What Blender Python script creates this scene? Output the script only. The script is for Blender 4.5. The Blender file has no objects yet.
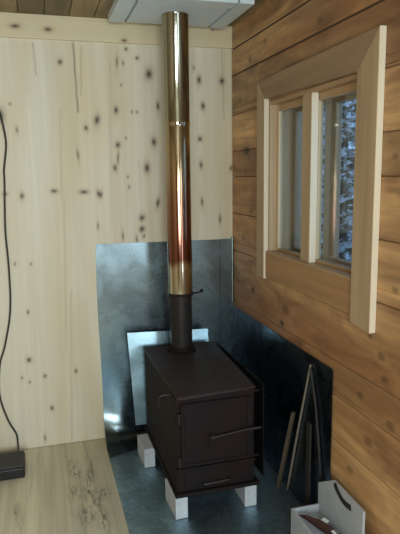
import bpy, bmesh, math, random
import numpy as np
from mathutils import Vector, Matrix, Euler
random.seed(7)
scene = bpy.context.scene
COL = scene.collection
PI = math.pi

# ------------------------------------------------------------------ helpers
def link(o, parent=None):
    COL.objects.link(o)
    if parent is not None:
        o.parent = parent
    return o

def thing(name, label, cat, loc=(0, 0, 0), group=None):
    o = bpy.data.objects.new(name, None)
    o.empty_display_size = 0.05
    o.location = loc
    o['label'] = label; o['category'] = cat
    if group: o['group'] = group
    return link(o)

def tag(o, label, cat, group=None):
    o['label'] = label; o['category'] = cat
    if group: o['group'] = group
    return o

def world_base(o):
    b = Vector((0, 0, 0))
    while o is not None:
        b += Vector(o.location); o = o.parent
    return b

def build(name, bm, mat, parent=None, base=None, smooth=False, solid=None):
    """link bm (in room coordinates) as one mesh object"""
    pb = world_base(parent) if parent is not None else Vector((0, 0, 0))
    loc = Vector(base) - pb if base is not None else Vector((0, 0, 0))
    off = pb + loc
    bmesh.ops.translate(bm, verts=bm.verts, vec=-off)
    me = bpy.data.meshes.new(name)
    bm.normal_update()
    bm.to_mesh(me); bm.free()
    me.materials.append(mat)
    if smooth:
        for p in me.polygons: p.use_smooth = True
        try: me.set_sharp_from_angle(angle=math.radians(40))
        except Exception: pass
    o = bpy.data.objects.new(name, me)
    o.location = loc
    link(o, parent)
    if solid:
        m = o.modifiers.new('thick', 'SOLIDIFY'); m.thickness = solid; m.offset = 0
        es = o.modifiers.new('crisp_rim', 'EDGE_SPLIT'); es.split_angle = math.radians(40)
    return o

def struct(name, bm, mat, parent=None, **k):
    o = build(name, bm, mat, parent, **k)
    if parent is None: o['kind'] = 'structure'
    return o

def merge(dst, src):
    me = bpy.data.meshes.new('tmp'); src.to_mesh(me); src.free()
    dst.from_mesh(me); bpy.data.meshes.remove(me)

def box(bm, lo, hi, bevel=0.0, seg=1, rot=None, piv=None):
    b = bmesh.new()
    bmesh.ops.create_cube(b, size=1.0)
    c = [(lo[i] + hi[i]) / 2 for i in range(3)]; s = [abs(hi[i] - lo[i]) for i in range(3)]
    for v in b.verts:
        v.co = Vector((v.co.x * s[0], v.co.y * s[1], v.co.z * s[2]))
    if bevel > 0:
        bmesh.ops.bevel(b, geom=list(b.edges), offset=min(bevel, min(s) * .45), segments=seg, affect='EDGES', profile=.5)
    M = Matrix.Translation(c)
    if rot is not None:
        pv = Vector(piv if piv is not None else c)
        M = Matrix.Translation(pv) @ Euler(rot).to_matrix().to_4x4() @ Matrix.Translation(-pv) @ M
    bmesh.ops.transform(b, matrix=M, verts=b.verts)
    merge(bm, b)
    return bm

def bx(lo, hi, bevel=0.0, seg=1, rot=None, piv=None):
    return box(bmesh.new(), lo, hi, bevel, seg, rot, piv)

def catmull(pts, n=8):
    P = [Vector(p) for p in pts]
    P = [P[0] * 2 - P[1]] + P + [P[-1] * 2 - P[-2]]
    out = []
    for i in range(1, len(P) - 2):
        for k in range(n):
            t = k / n
            a, b, c, d = P[i - 1], P[i], P[i + 1], P[i + 2]
            out.append(.5 * ((2 * b) + (c - a) * t + (2 * a - 5 * b + 4 * c - d) * t * t + (3 * b - a - 3 * c + d) * t ** 3))
    out.append(P[-2])
    return out

def tube(bm, pts, r, seg=10, flat=None, dirt=False, spots=None):
    pts = [Vector(p) for p in pts]
    n = len(pts)
    rr = r if isinstance(r, (list, tuple)) else [r] * n
    up = None; rings = []
    for i, p in enumerate(pts):
        d = (pts[min(i + 1, n - 1)] - pts[max(i - 1, 0)]).normalized()
        if up is None:
            up = Vector((0, 0, 1)) if abs(d.z) < .9 else Vector((1, 0, 0))
        up = (up - d * up.dot(d)).normalized()
        sd = d.cross(up)
        ring = []
        for k in range(seg):
            a = 2 * PI * k / seg
            f = flat if flat else 1.0
            ring.append(bm.verts.new(p + up * math.cos(a) * rr[i] + sd * math.sin(a) * rr[i] * f))
        rings.append(ring)
    for i in range(n - 1):
        for k in range(seg):
            bm.faces.new((rings[i][k], rings[i][(k + 1) % seg], rings[i + 1][(k + 1) % seg], rings[i + 1][k]))
    bm.faces.new(rings[0][::-1]); bm.faces.new(rings[-1])
    bmesh.ops.recalc_face_normals(bm, faces=bm.faces)
    return bm

def lathe(bm, cx, cy, prof, seg=48, caps=True):
    rings = []
    for r, z in prof:
        rings.append([bm.verts.new((cx + r * math.cos(2 * PI * k / seg), cy + r * math.sin(2 * PI * k / seg), z)) for k in range(seg)])
    for i in range(len(prof) - 1):
        for k in range(seg):
            bm.faces.new((rings[i][k], rings[i][(k + 1) % seg], rings[i + 1][(k + 1) % seg], rings[i + 1][k]))
    if caps:
        bm.faces.new(rings[0][::-1]); bm.faces.new(rings[-1])
    bmesh.ops.recalc_face_normals(bm, faces=bm.faces)
    return bm

def extrude_poly(bm, pts, vec):
    """closed prism from a planar loop"""
    a = [bm.verts.new(p) for p in pts]
    b = [bm.verts.new(Vector(p) + Vector(vec)) for p in pts]
    n = len(pts)
    bm.faces.new(a); bm.faces.new(b[::-1])
    for i in range(n):
        bm.faces.new((a[i], b[i], b[(i + 1) % n], a[(i + 1) % n]))
    bmesh.ops.recalc_face_normals(bm, faces=bm.faces)
    return bm

# ------------------------------------------------------------------ materials
class NT:
    def __init__(self, name):
        self.m = bpy.data.materials.new(name); self.m.use_nodes = True
        self.t = self.m.node_tree; self.t.nodes.clear()
        self.out = self.n('ShaderNodeOutputMaterial')
    def n(self, kind, **k):
        nd = self.t.nodes.new(kind)
        for a, v in k.items(): setattr(nd, a, v)
        return nd
    def l(self, a, b): self.t.links.new(a, b)
    def set(self, sock, v):
        if hasattr(v, 'is_linked') or isinstance(v, bpy.types.NodeSocket): self.l(v, sock)
        else: sock.default_value = v
    def mapping(self, scale, loc=(0, 0, 0)):
        tc = self.n('ShaderNodeTexCoord'); mp = self.n('ShaderNodeMapping')
        mp.inputs['Scale'].default_value = scale; mp.inputs['Location'].default_value = loc
        self.l(tc.outputs['Object'], mp.inputs['Vector']); return mp.outputs[0]
    def noise(self, vec, scale, detail=4, rough=.55, dist=0):
        n = self.n('ShaderNodeTexNoise')
        n.inputs['Scale'].default_value = scale; n.inputs['Detail'].default_value = detail
        n.inputs['Roughness'].default_value = rough; n.inputs['Distortion'].default_value = dist
        self.l(vec, n.inputs['Vector']); return n.outputs['Fac']
    def ramp(self, fac, stops, interp='LINEAR'):
        r = self.n('ShaderNodeValToRGB'); r.color_ramp.interpolation = interp
        e = r.color_ramp.elements
        while len(e) < len(stops): e.new(.5)
        for i, (p, c) in enumerate(stops):
            e[i].position = p; e[i].color = (*c, 1) if len(c) == 3 else c
        self.set(r.inputs['Fac'], fac); return r.outputs['Color']
    def mix(self, fac, a, b, mode='MIX'):
        m = self.n('ShaderNodeMix', data_type='RGBA', blend_type=mode)
        self.set(m.inputs[0], fac)
        self.set(m.inputs[6], (*a, 1) if isinstance(a, tuple) and len(a) == 3 else a)
        self.set(m.inputs[7], (*b, 1) if isinstance(b, tuple) and len(b) == 3 else b)
        return m.outputs[2]
    def math(self, op, a, b=None, c=None, clamp=False):
        m = self.n('ShaderNodeMath', operation=op); m.use_clamp = clamp
        self.set(m.inputs[0], a)
        if b is not None: self.set(m.inputs[1], b)
        if c is not None: self.set(m.inputs[2], c)
        return m.outputs[0]
    def attr(self, name):
        a = self.n('ShaderNodeAttribute'); a.attribute_name = name; return a.outputs['Fac']
    def bsdf(self, color, rough=.5, metal=0., bump=None, bstr=.2, bdist=.002, **k):
        b = self.n('ShaderNodeBsdfPrincipled')
        self.set(b.inputs['Base Color'], (*color, 1) if isinstance(color, tuple) and len(color) == 3 else color)
        self.set(b.inputs['Roughness'], rough); self.set(b.inputs['Metallic'], metal)
        for kk, v in k.items(): self.set(b.inputs[kk], v)
        if bump is not None:
            bp = self.n('ShaderNodeBump'); bp.inputs['Strength'].default_value = bstr; bp.inputs['Distance'].default_value = bdist
            self.l(bump, bp.inputs['Height']); self.l(bp.outputs[0], b.inputs['Normal'])
        self.l(b.outputs[0], self.out.inputs['Surface'])
        return self.m

def wood(name, light, dark, axis, freq=38, stretch=1.6, rough=.6, knots=0.0, big=1.2, tone=None, knot_attr=False, crack_attr=False,
         warm=None, patch=.5, grain=.55, flat=None, dirt=False, spots=None):
    t = NT(name)
    sc = [freq] * 3; sc[axis] = stretch
    v = t.mapping(tuple(sc))
    g = t.noise(v, 1.0, 6, .62, .35)
    sc2 = [4.0] * 3; sc2[axis] = .55
    w = t.noise(t.mapping(tuple(sc2), (3.1, 1.7, .4)), big, 3, .5, .6)
    col = t.ramp(g, [(.25, dark), (.42, tuple((a * .45 + b * .55) for a, b in zip(light, dark))), (.68, light)])
    col = t.mix(grain, light, col)
    if warm:
        col = t.mix(t.math('MULTIPLY', t.ramp(w, [(.42, (0, 0, 0)), (.66, (1, 1, 1))]), patch), col, warm)
    if knots > 0:
        sc3 = [4.6] * 3; sc3[axis] = 2.0
        if flat is not None: sc3[flat] = 0
        vo = t.n('ShaderNodeTexVoronoi'); vo.inputs['Scale'].default_value = 1.0; vo.inputs['Randomness'].default_value = 1.0
        t.l(t.mapping(tuple(sc3), (.37, .11, .83)), vo.inputs['Vector'])
        k = t.ramp(vo.outputs['Distance'], [(.05, (1, 1, 1)), (.11, (.35, .35, .35)), (.25, (0, 0, 0))])
        col = t.mix(t.math('MULTIPLY', k, knots), col, tuple(x * .22 for x in dark))
    if spots:
        sx = t.n('ShaderNodeSeparateXYZ'); tcn = t.n('ShaderNodeTexCoord'); t.l(tcn.outputs['Object'], sx.inputs[0])
        wob = t.noise(t.mapping((1, 9, 20)), 1, 3, .5)
        bl = t.ramp(t.noise(t.mapping((1, 2.6, 9)), 1, 4, .6, .8), [(.36, (.72, .68, .65)), (.62, (1.2, 1.19, 1.14))])
        col = t.mix(1.0, col, bl, 'MULTIPLY')
        tot = None
        for (ky, kz, kr, ks) in spots:
            dy = t.math('DIVIDE', t.math('SUBTRACT', sx.outputs[1], ky), kr * 1.6); dz = t.math('DIVIDE', t.math('SUBTRACT', sx.outputs[2], kz), kr)
            d2 = t.math('ADD', t.math('MULTIPLY', dy, dy), t.math('MULTIPLY', dz, dz))
            d2 = t.math('ADD', d2, t.math('MULTIPLY_ADD', wob, 1.4, -.7))
            v_ = t.math('MULTIPLY', t.math('SUBTRACT', 1.0, t.math('MULTIPLY', d2, .5), clamp=True), ks)
            tot = v_ if tot is None else t.math('MAXIMUM', tot, v_)
        col = t.mix(tot, col, (.045, .020, .010))
    if tone:
        a = t.attr('tone')
        s = t.math('MULTIPLY_ADD', a, tone, 1.0 - tone / 2)
        cc = t.n('ShaderNodeCombineColor'); [t.l(s, cc.inputs[i]) for i in range(3)]
        col = t.mix(1.0, col, cc.outputs[0], 'MULTIPLY')
    if knot_attr:
        col = t.mix(t.math('MULTIPLY', t.attr('halo'), .0 if dirt else .5), col, (.34, .20, .09))
        kf = t.attr('knot')
        if dirt:
            kf = t.math('MULTIPLY', kf, t.ramp(t.noise(t.mapping((70, 16, 1)), 1, 4, .65, .8), [(.40, (.0, .0, .0)), (.66, (.9, .9, .9))]))
        col = t.mix(kf, col, (.050, .045, .030) if dirt else (.024, .014, .008))
    if crack_attr:
        col = t.mix(t.attr('crack'), col, (.10, .075, .045))
    return t.bsdf(col, rough, bump=g, bstr=.18, bdist=.0015)

M = {}
LOGK = [(-.306, .844, .016, .9), (-.119, 1.812, .010, .6), (-.667, .76, .013, .9), (-.70, .83, .020, .45), (-1.371, .893, .008, .6), (-1.44, .844, .012, .5), (-.081, .851, .012, .7),
        (-.163, 1.667, .008, .5), (-.853, .71, .012, .5), (-1.323, .667, .012, .5), (-.262, 1.983, .014, .6), (-.977, 1.99, .012, .5), (-1.464, .772, .012, .6), (-1.274, .36, .014, .5),
        (-1.496, 1.074, .010, .6), (-1.47, 1.48, .010, .5), (-.28, 1.25, .012, .5), (-.17, 1.10, .014, .5), (-1.38, .52, .016, .5), (-.45, 2.03, .012, .5), (-1.50, .63, .014, .5), (-.2, 1.45, .010, .5)]
M['pine_panel'] = wood('pale_knotty_pine', (.70, .64, .51), (.50, .42, .30), 2, 30, .8, .55, tone=.26, grain=.5, knot_attr=True, crack_attr=True,
                       warm=(.60, .46, .27), patch=.6)
M['pine_trim'] = wood('pale_pine_board', (.66, .55, .37), (.50, .39, .23), 0, 24, 1.0, .55, grain=.4, tone=.15, knot_attr=True, crack_attr=True)
M['floor_ply'] = wood('worn_plywood', (.74, .66, .48), (.42, .36, .25), 1, 34, .9, .55, grain=.75, dirt=True, tone=.35, knot_attr=True, crack_attr=True,
                      warm=(.44, .39, .29), patch=.7)
M['log'] = wood('orange_log_timber', (.60, .365, .175), (.20, .10, .045), 1, 24, 1.9, .48, knots=1.0, tone=.45, warm=(.33, .15, .065), patch=.75, grain=.95, flat=0, spots=LOGK)
M['trimwood'] = wood('planed_trim_wood', (.53, .38, .23), (.32, .21, .115), 2, 28, 1.4, .45, knots=.6, grain=.8, flat=0)
M['trimwood_y'] = wood('planed_trim_wood_horizontal', (.50, .32, .17), (.29, .165, .08), 1, 28, 1.4, .45, knots=.6, grain=.8, flat=0)
M['lit_edge'] = wood('trim_wood_lit_edge', (.76, .66, .52), (.60, .48, .34), 2, 40, 1.4, .5, grain=.5)  # paler trim wood for edge faces, front light put into its colour
M['casing_dark'] = wood('darker_casing_wood', (.37, .245, .145), (.20, .125, .065), 1, 28, 1.4, .5, knots=.6, grain=.85, flat=0)
M['casing_orange'] = wood('orange_casing_wood', (.47, .265, .12), (.26, .135, .06), 1, 28, 1.4, .5, knots=.6, grain=.85, flat=0)
M['sash'] = wood('light_sash_wood', (.62, .48, .31), (.44, .31, .18), 2, 40, 1.4, .45, grain=.6)
M['ceil'] = wood('dark_ceiling_boards', (.34, .25, .125), (.11, .075, .038), 1, 20, 1.3, .6, tone=.9, knots=.6, grain=.9, flat=2)
M['lath'] = wood('weathered_lath', (.20, .165, .125), (.10, .08, .06), 2, 60, 2, .7)
M['slat'] = wood('brown_slat', (.075, .05, .03), (.03, .02, .013), 2, 60, 2, .7)

def galvanized(name, base=(.21, .27, .30), r0=.19, r1=.36, bs=.2, mott=.0):
    t = NT(name)
    v = t.mapping((1, 1, 1))
    big = t.noise(v, 7.0, 4, .6, 1.2)
    sp = t.n('ShaderNodeTexVoronoi'); sp.inputs['Scale'].default_value = 70; t.l(v, sp.inputs['Vector'])
    spc = t.n('ShaderNodeSeparateColor'); t.l(sp.outputs['Color'], spc.inputs[0])
    col = t.ramp(big, [(.3, tuple(c * .85 for c in base)), (.7, tuple(min(1, c * 1.12) for c in base))])
    col = t.mix(t.math('MULTIPLY', spc.outputs[0], .10), col, tuple(c * .6 for c in base))
    if mott:
        sc = t.ramp(t.noise(v, 24, 5, .65, 1.5), [(.45, (0, 0, 0)), (.66, (1, 1, 1))])
        col = t.mix(t.math('MULTIPLY', sc, mott), col, tuple(min(1, c * 1.7) for c in base))
    r = t.math('MULTIPLY_ADD', big, r1 - r0, r0)
    wav = t.noise(v, 2.6, 1, .5, .4)
    return t.bsdf(col, r, 1.0, bump=wav, bstr=bs, bdist=.03)
M['galv'] = galvanized('galvanized_steel')
M['galv_dull'] = galvanized('scuffed_galvanized_steel', (.30, .42, .50), .36, .62, mott=.5)
M['galv_side'] = galvanized('dark_galvanized_steel', (.19, .25, .33), .20, .36)
M['galv_bright'] = galvanized('galvanized_shield_steel', (.32, .45, .51), .20, .32)

def iron(name, base, rust, rough=.55, amount=.5, metal=.55):
    t = NT(name)
    v = t.mapping((1, 1, 1))
    a = t.noise(v, 6, 5, .6, .5); b = t.noise(v, 60, 3, .6)
    col = t.mix(t.math('MULTIPLY', t.ramp(a, [(.42, (0, 0, 0)), (.66, (1, 1, 1))]), amount), base, rust)
    r = t.math('MULTIPLY_ADD', a, .25, rough - .12)
    return t.bsdf(col, r, metal, bump=b, bstr=.12, bdist=.001, **{'Specular IOR Level': .22})
M['stove'] = iron('dark_brown_steel', (.009, .0055, .006), (.022, .008, .006), .75, .5, .05)
M['stove_top'] = iron('worn_stove_top_steel', (.040, .032, .033), (.055, .022, .018), .5, .6, .25)
M['black_iron'] = iron('black_iron', (.016, .015, .016), (.03, .02, .016), .5, .3)
M['worn_edge'] = iron('rubbed_bare_steel', (.042, .037, .037), (.03, .022, .02), .45, .4, .7)
M['black_pipe'] = iron('matt_black_flue', (.030, .026, .026), (.045, .028, .022), .5, .5, .4)

def heat_tint():
    t = NT('heat_tinted_stainless_steel')
    tc = t.n('ShaderNodeTexCoord'); sx = t.n('ShaderNodeSeparateXYZ'); t.l(tc.outputs['Object'], sx.inputs[0])
    n = t.noise(t.mapping((14, 14, 2.0)), 1, 3, .5)
    z = t.math('ADD', sx.outputs[2], t.math('MULTIPLY_ADD', n, .10, -.05))
    z0, z1 = .84, 2.2
    f = lambda h: (h - z0) / (z1 - z0)
    zz = t.math('DIVIDE', t.math('SUBTRACT', z, z0), z1 - z0)
    col = t.ramp(zz, [(0, (.52, .52, .44)), (f(.985), (.54, .50, .38)), (f(1.02), (.20, .085, .06)), (f(1.14), (.25, .11, .075)),
                      (f(1.30), (.30, .165, .105)), (f(1.48), (.42, .32, .20)), (f(1.66), (.42, .355, .24)), (f(1.72), (.33, .31, .24)), (1, (.28, .28, .235))])
    st = t.noise(t.mapping((90, 90, 1.2)), 1, 3, .6)
    r = t.math('MULTIPLY_ADD', st, .10, .08)
    return t.bsdf(col, r, 1.0, bump=t.noise(t.mapping((5, 5, 3)), 1, 2, .5), bstr=.15, bdist=.01)
M['pipe'] = heat_tint()

def plain(name, col, rough=.6, metal=0., var=.12, scale=9, bump=.1):
    t = NT(name); v = t.mapping((1, 1, 1)); a = t.noise(v, scale, 5, .6)
    c = t.ramp(a, [(.3, tuple(x * (1 - var) for x in col)), (.7, tuple(min(1, x * (1 + var)) for x in col))])
    return t.bsdf(c, rough, metal, bump=t.noise(v, 120, 3, .6), bstr=bump, bdist=.001)
M['white_paint'] = plain('bluish_white_paint', (.62, .71, .78), .5, 0, .05)
M['groove'] = plain('grey_shadow_gap_sealant', (.34, .36, .36), .7)
M['soot'] = plain('sooty_iron', (.022, .018, .016), .8)
M['brick'] = plain('pale_grey_block', (.47, .49, .52), .9, 0, .12, 30, .5)
M['black_plastic'] = plain('black_plastic', (.011, .010, .012), .45, 0, .1)
M['cord'] = plain('black_cord_rubber', (.035, .033, .028), .5)
M['white_box'] = plain('whitewashed_board', (.42, .445, .49), .65, 0, .07, 14)
M['slot'] = plain('black_grip', (.012, .012, .012), .5)
M['leather'] = plain('dark_reddish_brown_leather', (.045, .017, .015), .5, 0, .3, 20)
M['red'] = plain('dark_red', (.10, .015, .015), .5)
M['paper'] = plain('white_paper', (.78, .78, .78), .7, 0, .03)
M['snow'] = plain('snow', (.78, .82, .86), .8, 0, .04)
M['bark'] = plain('spruce_bark', (.05, .04, .035), .9, 0, .3)

def foliage():
    t = NT('snowy_spruce_needles'); v = t.mapping((1, 1, 1))
    g = t.n('ShaderNodeNewGeometry'); s = t.n('ShaderNodeSeparateXYZ'); t.l(g.outputs['Normal'], s.inputs[0])
    a = t.noise(v, 9, 4, .6)
    f = t.ramp(t.math('ADD', t.math('MULTIPLY', t.math('ABSOLUTE', s.outputs[2]), .5), a), [(.62, (0, 0, 0)), (.80, (1, 1, 1))])
    return t.bsdf(t.mix(f, (.02, .035, .03), (.75, .8, .85)), .9)
M['needles'] = foliage()

def glass():
    t = NT('window_pane_glass')
    tr = t.n('ShaderNodeBsdfTransparent'); tr.inputs['Color'].default_value = (.86, .90, .90, 1)
    gl = t.n('ShaderNodeBsdfGlossy'); gl.inputs['Roughness'].default_value = .03
    fr = t.n('ShaderNodeFresnel'); ge = t.n('ShaderNodeNewGeometry')
    t.l(t.math('MULTIPLY_ADD', ge.outputs['Backfacing'], 1 / 1.5 - 1.5, 1.5), fr.inputs['IOR'])
    mx = t.n('ShaderNodeMixShader'); t.l(fr.outputs[0], mx.inputs[0]); t.l(tr.outputs[0], mx.inputs[1]); t.l(gl.outputs[0], mx.inputs[2])
    t.l(mx.outputs[0], t.out.inputs['Surface']); return t.m
M['glass'] = glass()

# ------------------------------------------------------------------ room shell
RX0, RY0, H = -3.2, -4.6, 2.2
KNOTS = [(-1.189, 1.725, 0.0185, 0.0264), (-1.139, 1.783, 0.0053, 0.0053), (-1.115, 1.66, 0.0042, 0.0132), (-1.111, 1.34, 0.0095, 0.0131), (-1.19, 1.351, 0.0105, 0.0063), (-0.725, 1.713, 0.0138, 0.0212), (-0.782, 1.673, 0.0095, 0.0106), (-0.828, 1.539, 0.0047, 0.0237), (-0.731, 1.341, 0.0106, 0.0159), (-0.807, 1.353, 0.0211, 0.0084), (-0.955, 1.361, 0.0158, 0.0079), (-0.743, 1.176, 0.0042, 0.0159), (-0.452, 1.945, 0.0174, 0.0217), (-0.566, 2.062, 0.0082, 0.0082), (-0.511, 2.021, 0.0087, 0.0076), (-0.614, 1.998, 0.0043, 0.0243), (-0.583, 1.994, 0.0038, 0.0108), (-0.627, 1.763, 0.0107, 0.016), (-0.409, 1.787, 0.0087, 0.0184), (-0.546, 1.755, 0.0048, 0.007), (-0.52, 1.755, 0.0048, 0.007), (-0.624, 1.589, 0.0117, 0.0128), (-0.435, 1.604, 0.0129, 0.0193), (-0.643, 1.473, 0.0095, 0.0138), (-0.476, 1.471, 0.0139, 0.0214), (-0.626, 1.523, 0.0032, 0.0319), (-0.581, 1.624, 0.0043, 0.0064), (-0.578, 1.426, 0.0048, 0.0069), (-0.574, 1.374, 0.0048, 0.0096), (-0.721, 1.336, 0.0079, 0.0159), (-0.422, 1.287, 0.0097, 0.0215), (-0.51, 1.21, 0.015, 0.015), (-0.512, 1.151, 0.015, 0.015), (-0.502, 1.114, 0.0064, 0.0097), (-0.615, 1.118, 0.0048, 0.0214), (-0.541, 1.094, 0.0059, 0.0215), (-0.371, 1.349, 0.0049, 0.0129), (-0.185, 1.924, 0.0111, 0.0177), (-0.058, 1.923, 0.0135, 0.0146), (-0.165, 1.792, 0.011, 0.0166), (-0.212, 1.984, 0.005, 0.0067), (-0.184, 1.621, 0.011, 0.011), (-0.18, 1.484, 0.0082, 0.0164), (-0.177, 1.286, 0.0071, 0.0197), (-0.075, 1.189, 0.0067, 0.0222), (-0.009, 1.466, 0.0078, 0.0111), (-1.166, 1.0, 0.0048, 0.0074), (-1.088, 0.996, 0.0053, 0.0064), (-1.118, 0.747, 0.0065, 0.0108), (-1.128, 0.491, 0.011, 0.011), (-1.169, 0.398, 0.0045, 0.0067), (-1.053, 0.395, 0.0078, 0.0078), (-1.131, 0.371, 0.0045, 0.0067), (-1.027, 0.213, 0.008, 0.0114), (-1.072, 0.049, 0.0052, 0.0174), (-0.892, 0.405, 0.0078, 0.0089), (-0.597, 1.887, 0.0043, 0.0054), (-0.893, 1.987, 0.0107, 0.0107), (-1.093, 2.14, 0.0216, 0.0086), (-0.942, 2.133, 0.0189, 0.0081), (-0.575, 2.1, 0.0131, 0.0065), (-0.111, 2.177, 0.0057, 0.0057)]
CRACKS = [(-1.015, 2.069, -1.01, 1.922, 0.5), (-0.826, 2.079, -0.818, 1.75, 1.0), (-0.789, 2.062, -0.799, 1.833, 0.4), (-0.905, 1.759, -0.918, 1.315, 0.25), (-0.908, 1.315, -0.938, 0.526, 0.25), (-0.21, 2.073, -0.217, 1.963, 0.3), (-0.057, 2.08, -0.048, 1.721, 0.4), (-0.517, 1.512, -0.514, 1.093, 0.2), (-0.648, 2.006, -0.679, 1.1, 0.2), (-0.897, 0.847, -0.932, 0.017, 0.3)]

def dense_panel(name, axes, u0, u1, v0, v1, step, place, mat, knots, cracks, tone_fn, solid):
    """a dense sheet of boards with knots, cracks and board tones kept as attributes of the surface"""
    us = np.arange(u0, u1 + step * .5, step); vs = np.arange(v0, v1 + step * .5, step)
    us[-1] = u1; vs[-1] = v1
    U, V = np.meshgrid(us, vs)
    nu, nv = len(us), len(vs)
    co = np.array(place(U.ravel(), V.ravel()), dtype=np.float32).T.copy()
    idx = np.arange(nu * nv).reshape(nv, nu)
    f = np.stack([idx[:-1, :-1], idx[:-1, 1:], idx[1:, 1:], idx[1:, :-1]], -1).reshape(-1, 4)
    me = bpy.data.meshes.new(name)
    me.vertices.add(nu * nv); me.vertices.foreach_set('co', co.ravel())
    nf = len(f)
    me.loops.add(nf * 4); me.loops.foreach_set('vertex_index', f.ravel().astype(np.int32))
    me.polygons.add(nf); me.polygons.foreach_set('loop_start', (np.arange(nf) * 4).astype(np.int32))
    me.polygons.foreach_set('loop_total', np.full(nf, 4, dtype=np.int32))
    me.update(); me.validate()
    rng = np.random.RandomState(3)
    kn = np.zeros(nu * nv); ha = np.zeros(nu * nv); cr = np.zeros(nu * nv)
    u, v = U.ravel(), V.ravel()
    for (a, b, ra, rb) in knots:
        ra = max(ra * .8, .0042); rb = max(rb * .85, .005)
        big = min(1.0, .52 + ra * 62)
        du = u - a - .15 * (v - b) * rng.uniform(-1, 1); dv = v - b
        d = (du / ra) ** 2 + (dv / rb) ** 2
        kn = np.maximum(kn, big * np.exp(-d * .85))
        ha = np.maximum(ha, big * np.exp(-((du / (ra * 1.9)) ** 2 + (dv / (rb * 2.4)) ** 2)))
    for (a0, b0, a1, b1, s) in cracks:
        L2 = (a1 - a0) ** 2 + (b1 - b0) ** 2
        t = np.clip(((u - a0) * (a1 - a0) + (v - b0) * (b1 - b0)) / L2, 0, 1)
        wob = .001 * np.sin(t * 17 + a0 * 40)
        d = np.hypot(u - a0 - t * (a1 - a0) - wob, v - b0 - t * (b1 - b0))
        cr = np.maximum(cr, .8 * s * np.exp(-(d / .004) ** 2))
    for nm, arr in (('knot', kn), ('halo', ha), ('crack', cr), ('tone', tone_fn(u, v))):
        at = me.attributes.new(nm, 'FLOAT', 'POINT'); at.data.foreach_set('value', arr.astype(np.float32))
    me.materials.append(mat)
    o = bpy.data.objects.new(name, me); link(o)
    m = o.modifiers.new('thick', 'SOLIDIFY'); m.thickness = solid; m.offset = -1
    o['kind'] = 'structure'
    return o

def bands(edges, vals, soft=.004):
    def fn(u, v):
        r = np.full(u.shape, vals[0], float)
        for e, val in zip(edges, vals[1:]):
            w = 1 / (1 + np.exp(-np.clip((u - e) / soft, -30, 30))); r = r * (1 - w) + val * w
        return r
    return fn
back_tone = bands([-2.6, -2.2, -1.75, -1.34, -1.02, -.905, -.82, -.67, -.515, -.405, -.21, -.10],
                  [.5, .4, .6, .5, .62, .55, .48, .66, .42, .52, .46, .56, .42])
wall_back = dense_panel('wall_back', 'xz', RX0, 0.0, 0.0, H, .006, lambda u, v: (u, u * 0, v), M['pine_panel'], KNOTS, CRACKS, back_tone, .02)
trim = dense_panel('trim_1', 'xz', RX0, -.002, 2.088, H - .001, .006, lambda u, v: (u, u * 0 - .012, v), M['pine_trim'], KNOTS, [],
                   bands([-.62], [.6, .45]), .011)
stains = [(-.955, -.497, .03, .07), (-.885, -.53, .045, .09), (-.862, -.62, .04, .10), (-.85, -.74, .03, .12),
          (-.87, -.38, .025, .16), (-.82, -.55, .03, .06), (-.91, -.70, .05, .08), (-1.2, -.60, .02, .08), (-.94, -.30, .03, .12)]
fcr = [(-.872, .0, -.862, -.164, .5), (-.862, -.164, -.853, -.385, .9), (-.853, -.385, -.85, -.75, .45), (-.965, -.0, -.985, -1.2, .3),
       (-1.101, 0, -1.186, -.749, .18), (-1.05, -.1, -1.06, -.8, .15), (-.92, -.3, -.93, -1.1, .3), (-.80, -.35, -.80, -1.0, .2)]
floor_main = dense_panel('floor', 'xy', RX0, .0, RY0, 0.0, .008, lambda u, v: (u, v, u * 0), M['floor_ply'], stains, fcr,
                         bands([-2.4, -1.8, -1.23, -.975, -.86], [.5, .6, .45, .6, .52, .48]), .05)

# ceiling boards
bm = bmesh.new()
x = RX0; ci = 0
while x < 0.0:
    w = .118
    box(bm, (x + .0015, RY0, H), (min(x + w, .16) - .0015, .02, H + .022), .002)
    x += w
box(bm, (RX0, RY0 - .1, H + .0215), (.16, .05, H + .05)); box(bm, (RX0, .021, H - .05), (.0, .05, H + .022))
ceil = struct('ceiling', bm, M['ceil'])
def face_tone(o, key):
    me = o.data
    at = me.attributes.new('tone', 'FLOAT', 'FACE')
    vals = [random.Random(key(p.center)).random() for p in me.polygons]
    at.data.foreach_set('value', vals)
face_tone(ceil, lambda c: 13 + int((c.x - RX0) / .118))

# right wall of squared logs, with the openings of two windows
SEAMS = [-.02, .21, .42, .60, .735, 1.015, 1.22, 1.42, 1.555, 1.745, 1.95, 2.085, 2.24]
OPEN = [(-1.285, -.50, 1.062, 1.757), (-3.30, -1.85, .62, 1.78)]     # y0, y1, z0, z1
bm = bmesh.new()
for a, b in zip(SEAMS[:-1], SEAMS[1:]):
    cuts = sorted({a, b, *[z for o_ in OPEN for z in o_[2:] if a < z < b]})
    for k, (z0, z1) in enumerate(zip(cuts[:-1], cuts[1:])):
        spans = [(RY0, .16)]
        for (y0, y1, q0, q1) in OPEN:
            if (z0 + z1) / 2 > q0 and (z0 + z1) / 2 < q1:
                ns = []
                for s0, s1 in spans:
                    if y0 > s0: ns.append((s0, min(s1, y0)))
                    if y1 < s1: ns.append((max(s0, y1), s1))
                spans = ns
        for s0, s1 in spans:
            g0 = (.004 if a > 1.9 else .0012) if z0 == a else 0; g1 = (.004 if b > 1.9 else .0012) if z1 == b else 0
            box(bm, (0.0, s0, z0 + g0), (.16, s1, z1 - g1), .0035 if (g0 or g1) else 0.0, 1)
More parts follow.
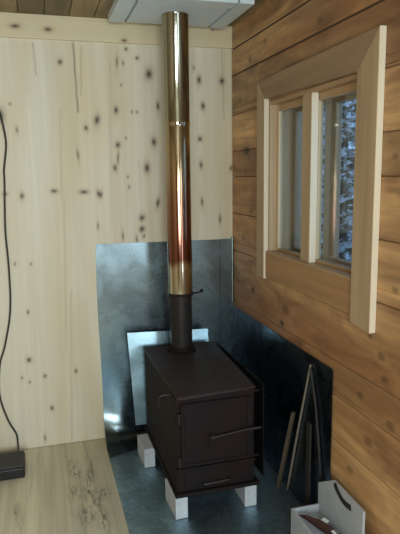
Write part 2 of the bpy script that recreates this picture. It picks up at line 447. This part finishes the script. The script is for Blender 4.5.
# dark caulking between the logs
wr = struct('wall_right', bm, M['log'])
def logkey(c):
    for i, (a, b) in enumerate(zip(SEAMS[:-1], SEAMS[1:])):
        if a <= c.z < b: return 100 + i * 3
    return 5
face_tone(wr, logkey)
bm = bmesh.new()
for s in SEAMS[1:-1]:
    spans = [(RY0, .0)]
    for (y0, y1, q0, q1) in OPEN:
        if q0 < s < q1:
            spans = [t_ for s0, s1 in spans for t_ in ((s0, min(s1, y0)), (max(s0, y1), s1)) if t_[1] > t_[0] + .01]
    for s0, s1 in spans: box(bm, (.004, s0 + .002, s - .0025), (.15, s1 - .002, s + (.0045 if s > 1.9 else .0025)))
struct('log_chinking', bm, plain('brown_chinking', (.085, .05, .028), .9), wr)

# the rest of the cabin, behind the camera
bm = bmesh.new(); box(bm, (RX0 - .02, RY0, 0), (RX0, .0, H)); wl = struct('wall_left', bm, M['trimwood'])
bm = bmesh.new()
FW = (-1.85, -.55, .85, 1.95)
box(bm, (RX0, RY0 - .1, 0), (FW[0], RY0, H)); box(bm, (FW[1], RY0 - .1, 0), (.0, RY0, H))
box(bm, (FW[0], RY0 - .1, 0), (FW[1], RY0, FW[2])); box(bm, (FW[0], RY0 - .1, FW[3]), (FW[1], RY0, H))
struct('wall_front', bm, M['log'])
face_tone(bpy.data.objects['wall_front'], lambda c: 3)

def simple_frame(name, lo, hi, ax, mat):
    bm = bmesh.new(); t = .04
    (a0, b0, c0), (a1, b1, c1) = lo, hi
    if ax == 'y':
        box(bm, (a0, b0, c0), (a0 + t, b1, c1)); box(bm, (a1 - t, b0, c0), (a1, b1, c1))
        box(bm, (a0 + t, b0, c0), (a1 - t, b1, c0 + t)); box(bm, (a0 + t, b0, c1 - t), (a1 - t, b1, c1))
    else:
        box(bm, (a0, b0, c0), (a1, b0 + t, c1)); box(bm, (a0, b1 - t, c0), (a1, b1, c1))
        box(bm, (a0, b0 + t, c0), (a1, b1 - t, c0 + t)); box(bm, (a0, b0 + t, c1 - t), (a1, b1 - t, c1))
    return struct(name, bm, mat)
simple_frame('window_2', (FW[0], RY0 - .08, FW[2]), (FW[1], RY0 - .02, FW[3]), 'y', M['sash'])
simple_frame('window_3', (.02, OPEN[1][0], OPEN[1][2]), (.08, OPEN[1][1], OPEN[1][3]), 'x', M['sash'])

# ------------------------------------------------------------------ the window by the stove
YL, YR = -.415, -1.402           # outer edges of the casing
ZT, ZB = 1.856, .927
T = -.025
win = bpy.data.objects.new('window_1', None); win.location = (0, -.9, 1.06); win['kind'] = 'structure'; link(win)
def prism_x(pts, x0, x1):
    bm = bmesh.new(); extrude_poly(bm, [(x0, y, z) for y, z in pts], (x1 - x0, 0, 0))
    bmesh.ops.bevel(bm, geom=list(bm.edges), offset=.0015, segments=1, affect='EDGES'); return bm
iL, iR, iT, iB = -.503, -1.282, 1.757, 1.062
build('casing_board', prism_x([(YL, ZT), (iL, 1.768), (iL, ZB + .012), (YL, ZB + .012)], T, 0), M['trimwood'], win)
build('casing_board', prism_x([(YR, ZT + .012), (iR, 1.757), (iR, ZB - .004), (YR, ZB - .016)], T, 0), M['trimwood'], win)
build('casing_board', prism_x([(YL + .0, ZT), (YR, ZT + .012), (iR + .001, 1.757), (iL - .001, 1.768)], T + .002, 0), M['casing_dark'], win)
build('casing_board', prism_x([(iL - .001, iB), (iR + .001, iB), (iR + .001, .945), (iL - .001, .945)], T + .010, 0), M['casing_orange'], win)
# daylight on the board edges, painted in as a paler wood
def paint_lit_edges(o):
    o.data.materials.append(M['lit_edge'])
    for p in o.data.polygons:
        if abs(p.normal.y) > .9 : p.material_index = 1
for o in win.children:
    if o.name.startswith('casing_board') : paint_lit_edges(o)
# lining of the opening
bm = bmesh.new()
box(bm, (0, iL - .014, iB), (.16, iL + .002, iT)); build('jamb', bm, M['trimwood'], win)
bm = bmesh.new(); box(bm, (0, iR - .002, iB), (.16, iR + .014, iT)); build('jamb', bm, M['trimwood'], win)
build('head_jamb', bx((0, iR + .014, iT - .016), (.16, iL - .014, iT + .002)), M['trimwood_y'], win)
build('window_sill', bx((-.014, iR + .001, iB - .002), (.16, iL - .001, iB + .012), .002), M['trimwood_y'], win)
def sash(x0, x1, stile, top, bot, ym, mw, mat=None):
    mat = mat or M['sash']
    fr = bpy.data.objects.new('sash', None); fr.location = Vector((x0, 0, 0)) - Vector(win.location); link(fr, win)
    y0, y1, z0, z1 = iR + .014, iL - .014, iB + .012, iT - .016
    build('stile', bx((x0, y1 - stile, z0), (x1, y1, z1), .002), mat, fr)
    build('stile', bx((x0, y0, z0), (x1, y0 + stile, z1), .002), mat, fr)
    build('rail', bx((x0, y0 + stile, z1 - top), (x1, y1 - stile, z1), .002), M['trimwood_y'], fr)
    build('rail', bx((x0, y0 + stile, z0), (x1, y1 - stile, z0 + bot), .002), M['trimwood_y'], fr)
    build('muntin', bx((x0, ym - mw / 2, z0 + bot), (x1, ym + mw / 2, z1 - top), .002), mat, fr)
    xm = (x0 + x1) / 2
    build('pane', bx((xm - .002, y0 + stile - .004, z0 + bot - .004), (xm + .002, ym - mw / 2 + .004, z1 - top + .004)), M['glass'], fr)
    build('pane', bx((xm - .002, ym + mw / 2 - .004, z0 + bot - .004), (xm + .002, y1 - stile + .004, z1 - top + .004)), M['glass'], fr)
sash(.032, .055, .022, .030, .012, -.885, .066)
sash(.112, .140, .030, .035, .012, -.868, .088, M['trimwood'])
mu = build('mullion', bx((-.002, -.923, iB + .012), (.030, -.846, iT - .016), .002), M['trimwood'], win); paint_lit_edges(mu)

# ------------------------------------------------------------------ galvanized sheets
def bent_sheet(part):
    bm = bmesh.new()
    X0, X1 = -.760, -.002
    nx = 26
    rows = []
    for i in range(nx + 1):
        u = i / nx; x = X0 + (X1 - X0) * u
        R = .02 + .17 * max(0.0, 1 - u / .62)
        pr = []
        for k in range(22): pr.append((-.0018, 1.081 - .004 * u - (1.081 - R - .004) * k / 22))
        for k in range(13):
            a = k / 12 * PI / 2
            pr.append((-.0018 - R + R * math.cos(a), R + .004 - R * math.sin(a)))
        if part == 'floor':
            pr = [(-.03 - R - 1.2 * k / 23, .0028) for k in range(24)]
        else:
            pr.append((-.006 - R - .045, .004))
        row = []
        for j, (y, z) in enumerate(pr):
            w = (math.sin(u * 9 + z * 5) * .0018 + math.sin(u * 21 + z * 13) * .0008) * min(1, 5 * u) * min(1, abs(1.081 - z) * 6)
            if part == 'wall' and 0 < j < len(pr) - 8:
                y -= .019 * math.exp(-((x + .660) / .058) ** 2) * math.exp(-((z - .10) / .13) ** 2)
            if part == 'wall' and z > R + .02 and 0 < j: y -= abs(w) * .9
            row.append(bm.verts.new((x + (.004 * math.sin(z * 6) if i == 0 else 0), y, z)))
        rows.append(row)
    for i in range(nx):
        for j in range(len(rows[0]) - 1):
            bm.faces.new((rows[i][j], rows[i][j + 1], rows[i + 1][j + 1], rows[i + 1][j]))
    bmesh.ops.recalc_face_normals(bm, faces=bm.faces)
    return bm
sheet = thing('galvanized_sheet', 'tall galvanized sheet on the pale back wall behind the stove, curled out at its foot', 'metal sheet', (-.38, -.006, .003))
build('sheet_metal', bent_sheet('wall'), M['galv'], sheet, smooth=True, solid=.0006)
o = build('galvanized_sheet', bent_sheet('floor'), M['galv_dull'], base=(-.38, -.6, .0022), smooth=True, solid=.0006)
tag(o, 'galvanized sheet lying flat on the floor under the stove', 'metal sheet')
bm = bmesh.new(); box(bm, (-.078, -.0115, .05), (-.006, -.0095, 1.079)); build('corner_strip', bm, M['galv'], sheet)
bm = bmesh.new(); tube(bm, [(-.009, -.014, .72), (-.009, -.0135, .9), (-.009, -.0135, 1.088)], .0055, 10)
o = build('folded_seam', bm, M['galv_bright'], sheet, smooth=True)
side = bmesh.new()
rows = []
for i in range(19):
    y = -.012 - i / 18 * 1.130
    rows.append([side.verts.new((-.004 - .0012 * abs(math.sin(i * .7 + k * .8)), y, .007 + (.699 - .007) * k / 12)) for k in range(13)])
for i in range(18):
    for k in range(12):
        side.faces.new((rows[i][k], rows[i + 1][k], rows[i + 1][k + 1], rows[i][k + 1]))
bmesh.ops.recalc_face_normals(side, faces=side.faces)
o = build('galvanized_sheet', side, M['galv_side'], base=(-.003, -.57, .005), smooth=True, solid=.0006)
tag(o, 'low galvanized sheet on the log wall under the window, right of the stove', 'metal sheet')

# ------------------------------------------------------------------ ceiling plate
plate = thing('ceiling_plate', 'square white plate on the ceiling where the stove pipe ends', 'ceiling plate', (-.37, -.3, H))
Z = 2.164
bm = bmesh.new(); box(bm, (-.662, -.520, Z + .020), (-.078, -.085, H - .001), .002); build('panel', bm, M['white_paint'], plate)
for lo, hi in (((-.662, -.520), (-.588, -.085)), ((-.146, -.520), (-.078, -.085)), ((-.580, -.520), (-.154, -.425))):
    build('rim_board', bx((lo[0], lo[1], Z), (hi[0], hi[1], Z + .0205), .0015), M['white_paint'], plate)
build('inset_board', bx((-.573, -.410, Z + .004), (-.161, -.085, Z + .0205), .0015), M['white_paint'], plate)

# ------------------------------------------------------------------ stove
ST = (-.375, -.5, .103)
stove = thing('wood_stove', 'dark brown steel wood stove standing on pale blocks in the corner', 'stove', ST)
bm = bmesh.new(); box(bm, (-.550, -.845, .118), (-.204, -.175, .536), .006, 2); build('body', bm, M['stove'], stove)
bm = bmesh.new(); box(bm, (-.559, -.862, .103), (-.184, -.165, .119), .003); build('base_plate', bm, M['stove'], stove)
bm = bmesh.new()
extrude_poly(bm, [(-.546, -.872, .536), (-.197, -.842, .536), (-.172, -.160, .536), (-.552, -.150, .536)], (0, 0, .012))
bmesh.ops.bevel(bm, geom=list(bm.edges), offset=.003, segments=2, affect='EDGES'); build('top_plate', bm, M['stove_top'], stove)
bm = bmesh.new()  # door with raised border
box(bm, (-.530, -.855, .236), (-.228, -.844, .512), .003)
dr = build('door', bm, M['stove'], stove)
bm = bmesh.new()
for lo, hi in (((-.530, .236), (-.516, .512)), ((-.242, .236), (-.228, .512)), ((-.516, .498), (-.242, .512)), ((-.516, .236), (-.242, .250))):
    box(bm, (lo[0], -.861, lo[1]), (hi[0], -.854, hi[1]), .002)
build('door_border', bm, M['stove'], dr)
for z in (.262, .452):
    bm = bmesh.new(); tube(bm, [(-.537, -.858, z - .022), (-.537, -.858, z + .022)], .0075, 12); build('hinge', bm, M['worn_edge'], dr, smooth=True)
bm = bmesh.new()
tube(bm, [(-.402, -.853, .359), (-.402, -.872, .359)], .011, 14)
tube(bm, [(-.408, -.874, .3575), (-.34, -.876, .366), (-.272, -.876, .3735), (-.232, -.878, .376), (-.190, -.880, .377)], [.006, .0055, .0055, .006, .0065], 10)
tube(bm, [(-.404, -.870, .357), (-.408, -.866, .31)], .004, 8)
build('handle', bm, M['worn_edge'], dr, smooth=True)
# latch on the right edge of the door
build('latch', bx((-.236, -.862, .39), (-.228, -.856, .455), .001), M['worn_edge'], dr)
bm = bmesh.new(); box(bm, (-.515, -.850, .130), (-.225, -.844, .215), .002); ash = build('ash_door', bm, M['stove'], stove)
bm = bmesh.new(); tube(bm, catmull([(-.438, -.850, .150), (-.436, -.864, .151), (-.38, -.866, .153), (-.324, -.864, .156), (-.322, -.850, .156)], 5), .0042, 8)
build('handle', bm, M['worn_edge'], ash, smooth=True)
build('front_ledge', bx((-.552, -.862, .222), (-.204, -.844, .231), .002), M['stove'], stove)
# side shield on the right with spacers
bm = bmesh.new(); box(bm, (-.160, -.835, .125), (-.156, -.180, .548), .001)
for y in (-.78, -.24):
    for z in (.2, .5): tube(bm, [(-.205, y, z), (-.156, y, z)], .006, 8)
build('side_panel', bm, M['black_iron'], stove)
bm = bmesh.new(); tube(bm, catmull([(-.548, -.79, .529), (-.575, -.79, .533), (-.602, -.787, .527), (-.605, -.787, .505), (-.605, -.787, .487)], 5), .0045, 8)
build('draught_lever', bm, M['worn_edge'], stove, smooth=True)
# rear heat shield: bent galvanized plate
bm = bmesh.new()
extrude_poly(bm, [(-.622, -.075, .610), (-.176, -.075, .594), (-.176, -.160, .122), (-.606, -.160, .126)], (0, .0015, 0))
sh = build('rear_shield', bm, M['galv_bright'], stove); sh['label'] = 'pale galvanized heat shield'
for x in (-.50, -.25):
    for z, yy in ((.22, -.143), (.46, -.102)):
        bm = bmesh.new(); tube(bm, [(x, -.176, z), (x, yy, z)], .006, 8); build('spacer', bm, M['worn_edge'], stove)
bm = bmesh.new(); lathe(bm, -.373, -.262, [(.058, .546), (.074, .547), (.074, .553), (.061, .556), (.061, .575), (.0575, .576)]); build('flue_collar', bm, M['stove'], stove, smooth=True)

# supporting blocks
BR = (.054, .172, .0985)
def brick_bm():
    bm = bmesh.new(); box(bm, (-BR[0] / 2, -BR[1] / 2, 0), (BR[0] / 2, BR[1] / 2, BR[2]), .003, 2); return bm
b0 = build('concrete_block', brick_bm(), M['brick'])
spots = [((-.536, -.768), .04, 'pale block under the front left corner of the stove'),
         ((-.222, -.768), -.02, 'pale block under the front right corner of the stove'),
         ((-.581, -.310), .03, 'pale block under the back left corner of the stove'),
         ((-.222, -.270), .02, 'pale block hidden under the back right corner of the stove')]
for i, ((x, y), rz, lab) in enumerate(spots):
    o = b0 if i == 0 else b0.copy()
    if i: COL.objects.link(o)
    o.location = (x, y, .0046); o.rotation_euler = (0, 0, rz)
    tag(o, lab, 'block', 'blocks carrying the stove')

# ------------------------------------------------------------------ stove pipe
PX, PY = -.373, -.262
pipe = thing('stove_pipe', 'tall shiny heat-tinted stove pipe with a black lower length, rising to the ceiling plate', 'stove pipe', (PX, PY, .548))
bm = bmesh.new(); lathe(bm, PX, PY, [(.0555, .5495), (.0555, .86)]); build('black_section', bm, M['black_pipe'], pipe, smooth=True)
# origin kept at room level so that the heat tint follows height
def pipe_section(name, prof):
    bm = bmesh.new(); lathe(bm, PX, PY, prof, 64)
    o = build(name, bm, M['pipe'], pipe, base=(PX, PY, 0), smooth=True); return o
pipe_section('lower_section', [(.0605, .845), (.0605, 1.676), (.0595, 1.682)])
pipe_section('upper_section', [(.0600, 1.660), (.0622, 1.668), (.0622, 1.684), (.0614, 1.690), (.0618, 2.160), (.0632, 2.162), (.0632, 2.1675)])
bm = bmesh.new(); lathe(bm, PX, PY, [(.0557, .838), (.064, .838), (.0665, .843), (.064, .849), (.0605, .851)], 48, False)
build('collar', bm, M['worn_edge'], pipe, smooth=True)
bm = bmesh.new(); tube(bm, [(PX - .004, PY - .064, 1.672), (PX - .004, PY - .0665, 1.672)], .006, 10); build('rivet', bm, M['worn_edge'], pipe, smooth=True)
bm = bmesh.new()
tube(bm, catmull([(PX + .055, PY - .02, .845), (PX + .08, PY - .035, .850), (PX + .093, PY - .045, .857)], 5), .004, 8)
bmesh.ops.create_uvsphere(bm, u_segments=12, v_segments=8, radius=.0095, matrix=Matrix.Translation((PX + .097, PY - .047, .860)))
build('damper_handle', bm, M['black_iron'], pipe, smooth=True)

# ------------------------------------------------------------------ fire tools leaning on the sheet
bm = bmesh.new(); tube(bm, [(-.014, -.775, .005), (-.0125, -.87, .33), (-.0115, -.974, .664)], [.0055, .0055, .0045], 8)
o = build('poker', bm, M['lath'], base=(-.014, -.775, .0046)); tag(o, 'long thin pale grey rod, tallest of the sticks leaning on the metal sheet', 'poker')
bm = bmesh.new()
d = Vector((.028, -.095, .40)).normalized()
tube(bm, [(-.054, -.760, .006), (-.040, -.808, .21), (-.026, -.853, .41)], [.0115, .0125, .011], 4, .7)
o = build('kindling_stick', bm, M['slat'], base=(-.054, -.76, .0046)); tag(o, 'short thick brown stick leaning left of the long pale rod', 'stick')
bm = bmesh.new(); tube(bm, catmull([(-.013, -.978, .648), (-.013, -1.02, .53), (-.014, -1.040, .455), (-.014, -1.07, .30), (-.014, -1.095, .10), (-.014, -1.10, .006)], 5), .0055, 8)
o = build('fire_tongs', bm, M['soot'], base=(-.014, -1.10, .0046)); tag(o, 'thin dark bent iron rod leaning on the sheet right of the pale rod', 'fire tool')
bm = bmesh.new(); box(bm, (-.030, -1.012, .0055), (-.022, -.976, .415), .002, 1, (-.045, .03, 0), (-.026, -.99, .0055))
o = build('dark_slat', bm, M['soot'], base=(-.026, -.99, .0055)); tag(o, 'flat dark brown slat leaning between the pale rod and the bent dark rod', 'stick')

# ------------------------------------------------------------------ white box with a handle side
BX0, BX1, BY0, BY1, BZ = -.164, -.048, -1.440, -1.128, .0052
tote = thing('carrying_box', 'small white open box with a tall handle side, beside the metal sheet on the right', 'box', (-.106, -1.33, BZ))
t_ = .009
ht = .150
build('bottom', bx((BX0 + t_, BY0 + t_, BZ), (BX1, BY1 - t_, .118), .001), M['white_box'], tote)
build('low_side', bx((BX0, BY0, BZ), (BX0 + t_, BY1, ht), .001), M['white_box'], tote)
build('end_board', bx((BX0 + t_, BY1 - t_, BZ), (BX1, BY1, ht), .001), M['white_box'], tote)
build('end_board', bx((BX0 + t_, BY0, BZ), (BX1, BY0 + t_, ht), .001), M['white_box'], tote)
bm = bmesh.new()
cy = (BY0 + BY1) / 2
prof = [(BY1, BZ), (BY1, .238), (BY1 - .112, .309), (BY0, .303), (BY0, BZ)]
extrude_poly(bm, [(BX1, y, z) for y, z in prof], (t_, 0, 0))
hs = build('handle_side', bm, M['white_box'], tote)
bm = bmesh.new()
arc = catmull([(BX1 - .001, -1.254, .303), (BX1 - .001, -1.272, .287), (BX1 - .001, -1.301, .272), (BX1 - .001, -1.333, .267), (BX1 - .001, -1.366, .272)], 5)
tube(bm, arc, .0115, 10, .3)
build('grip_slot', bm, M['slot'], hs)

# what lies in it
bm = bmesh.new()
pts = catmull([(-.151, -1.176, .148), (-.132, -1.212, .152), (-.102, -1.268, .148), (-.080, -1.318, .143), (-.072, -1.385, .138)], 6)
n = len(pts)
tube(bm, pts, [.003 + .017 * min(1, (i / n) * 2.2) for i in range(n)], 10, .55)
knife = thing('sheath', 'dark reddish brown pointed sheath with white patches lying in the white box', 'sheath', (-.12, -1.28, .125))
build('leather', bm, M['leather'], knife, smooth=True)
bm = bmesh.new(); bmesh.ops.create_uvsphere(bm, u_segments=12, v_segments=8, radius=.009, matrix=Matrix.Translation((-.097, -1.222, .142)) @ Matrix.Diagonal((1, 1, .8, 1)))
build('button', bm, M['red'], knife, smooth=True)
build('paper_tag', bx((-.092, -1.262, .158), (-.072, -1.238, .1605), .0005, 1, (.2, .1, .5)), M['paper'], knife)
build('paper_tag', bx((-.092, -1.335, .158), (-.074, -1.312, .1605), .0005, 1, (.1, -.1, .3)), M['paper'], knife)

# ------------------------------------------------------------------ black box and cord on the left
dev = thing('power_supply', 'flat black box on the plywood floor at the left, where the black cord ends', 'power supply', (-1.30, -.22, 0))
bm = bmesh.new(); box(bm, (-1.46, -.305, .001), (-1.172, -.135, .058), .010, 3); build('case', bm, M['black_plastic'], dev)
build('lid', bx((-1.455, -.300, .057), (-1.176, -.140, .064), .003, 2), M['black_plastic'], dev)
bm = bmesh.new(); tube(bm, catmull([(-1.215, -.140, .045), (-1.212, -.10, .030), (-1.210, -.045, .022), (-1.211, -.013, .045), (-1.216, -.009, .100), (-1.252, -.009, .181), (-1.284, -.009, .322), (-1.272, -.009, .483), (-1.240, -.009, .586),
        (-1.203, -.009, .767), (-1.196, -.009, .973), (-1.200, -.009, 1.15), (-1.196, -.009, 1.273), (-1.188, -.009, 1.42), (-1.187, -.009, 1.468), (-1.172, -.009, 1.564), (-1.170, -.009, 1.62), (-1.186, -.009, 1.73), (-1.21, -.009, 1.79), (-1.30, -.009, 1.86)], 6), .0048, 8)
o = build('power_cord', bm, M['cord'], base=(-1.2, -.009, .9), smooth=True); tag(o, 'thin black cord running down the pale wall at the left', 'cord')  # power cord of the black box on the floor

# ------------------------------------------------------------------ outdoors
bm = bmesh.new()
n = 24
vs = [[bm.verts.new((.35 + 24 * i / n, -14 + 34 * k / n, -.35 + .18 * math.sin(i * 1.3 + k) + .015 * i)) for k in range(n + 1)] for i in range(n + 1)]
for i in range(n):
    for k in range(n): bm.faces.new((vs[i][k], vs[i + 1][k], vs[i + 1][k + 1], vs[i][k + 1]))
struct('ground', bm, M['snow'], smooth=True)
def spruce(loc, h, r, label, seed):
    rnd = random.Random(seed)
    t = thing('spruce_tree', label, 'tree', loc, 'snowy spruces outside the window')
    bm = bmesh.new(); tube(bm, [(loc[0], loc[1], loc[2]), (loc[0], loc[1], loc[2] + h * .97)], [r * .09, .01], 8); build('trunk', bm, M['bark'], t)
    bm = bmesh.new()
    lev = int(h * 5)
    for L in range(lev):
        z = loc[2] + .25 + (h - .3) * L / lev; rr = r * (1 - L / lev) + .06
        nb = max(5, int(11 * (1 - .4 * L / lev)))
        for b in range(nb):
            a = 2 * PI * (b + rnd.random()) / nb; ln = rr * rnd.uniform(.75, 1.15)
            dx, dy = math.cos(a), math.sin(a)
            segs = 5
            for s in range(segs):
                f = (s + .6) / segs
                for sd in (-1, 0, 1):
                    w = ln * .30 * (1.15 - f) + .03
                    c = Vector((loc[0] + dx * ln * f, loc[1] + dy * ln * f, z - ln * .35 * f * f + rnd.uniform(-.04, .04)))
                    tip = c + Vector((dx * .9 - dy * sd, dy * .9 + dx * sd, -.25 + rnd.uniform(-.15, .1))) * w
                    p = Vector((-dy, dx, 0)) * .035 + Vector((0, 0, rnd.uniform(-.02, .03)))
                    v = [bm.verts.new(q) for q in (c - p, c + p, tip, (c + tip) / 2 + Vector((0, 0, .035)))]
                    bm.faces.new((v[0], v[1], v[3])); bm.faces.new((v[1], v[2], v[3])); bm.faces.new((v[2], v[0], v[3])); bm.faces.new((v[0], v[2], v[1]))
    build('branches', bm, M['needles'], t)
spruce((1.45, 1.35, -.35), 4.6, .95, 'snowy spruce seen through the right-hand pane', 1)
spruce((2.9, 4.6, -.35), 6.0, 1.3, 'snowy spruce standing further back behind the panes', 2)
spruce((1.5, 8.2, -.35), 6.5, 1.5, 'snowy spruce seen through the left-hand pane', 3)
spruce((6.2, 7.6, -.3), 7.0, 1.7, 'snowy spruce furthest away, behind the others', 4)

# ------------------------------------------------------------------ light
w = bpy.data.worlds.new('overcast_dusk'); scene.world = w; w.use_nodes = True
nt = w.node_tree; bg = nt.nodes['Background']
bg.inputs['Color'].default_value = (.42, .62, 1.0, 1); bg.inputs['Strength'].default_value = 2.0
def area(name, loc, rot, sx, sy, power, col):
    l = bpy.data.lights.new(name, 'AREA'); l.shape = 'RECTANGLE'; l.size = sx; l.size_y = sy; l.energy = power; l.color = col
    o = bpy.data.objects.new(name, l); o.location = loc; o.rotation_euler = rot; link(o); return o
area('daylight_front_window', ((FW[0] + FW[1]) / 2, RY0 - .01, (FW[2] + FW[3]) / 2), (PI / 2, 0, 0), FW[1] - FW[0] - .1, FW[3] - FW[2] - .1, 82, (.86, 1.0, .98))
area('daylight_side_window', (.012, (OPEN[1][0] + OPEN[1][1]) / 2, (OPEN[1][2] + OPEN[1][3]) / 2), (0, PI / 2, 0), OPEN[1][3] - OPEN[1][2] - .1, OPEN[1][1] - OPEN[1][0] - .1, 30, (.82, .97, 1.0))

# ------------------------------------------------------------------ camera
cam = bpy.data.cameras.new('camera'); co = bpy.data.objects.new('camera', cam); link(co)
rx, roll, rz = 1.40884, -.013805, -.279801
R3 = Matrix.Rotation(rz, 4, 'Z') @ Matrix.Rotation(rx, 4, 'X') @ Matrix.Rotation(roll, 4, 'Z')
co.matrix_world = Matrix.Translation((-1.0463, -2.9669, 1.4322)) @ R3
cam.sensor_fit = 'VERTICAL'; cam.sensor_height = 24; cam.lens = 24 * 564.57 / 534; cam.clip_start = .05
scene.camera = co
vs_ = scene.view_settings
vs_.view_transform = 'Standard'; vs_.look = 'None'; vs_.gamma = 1; vs_.use_curve_mapping = False
vs_.exposure = -0.1
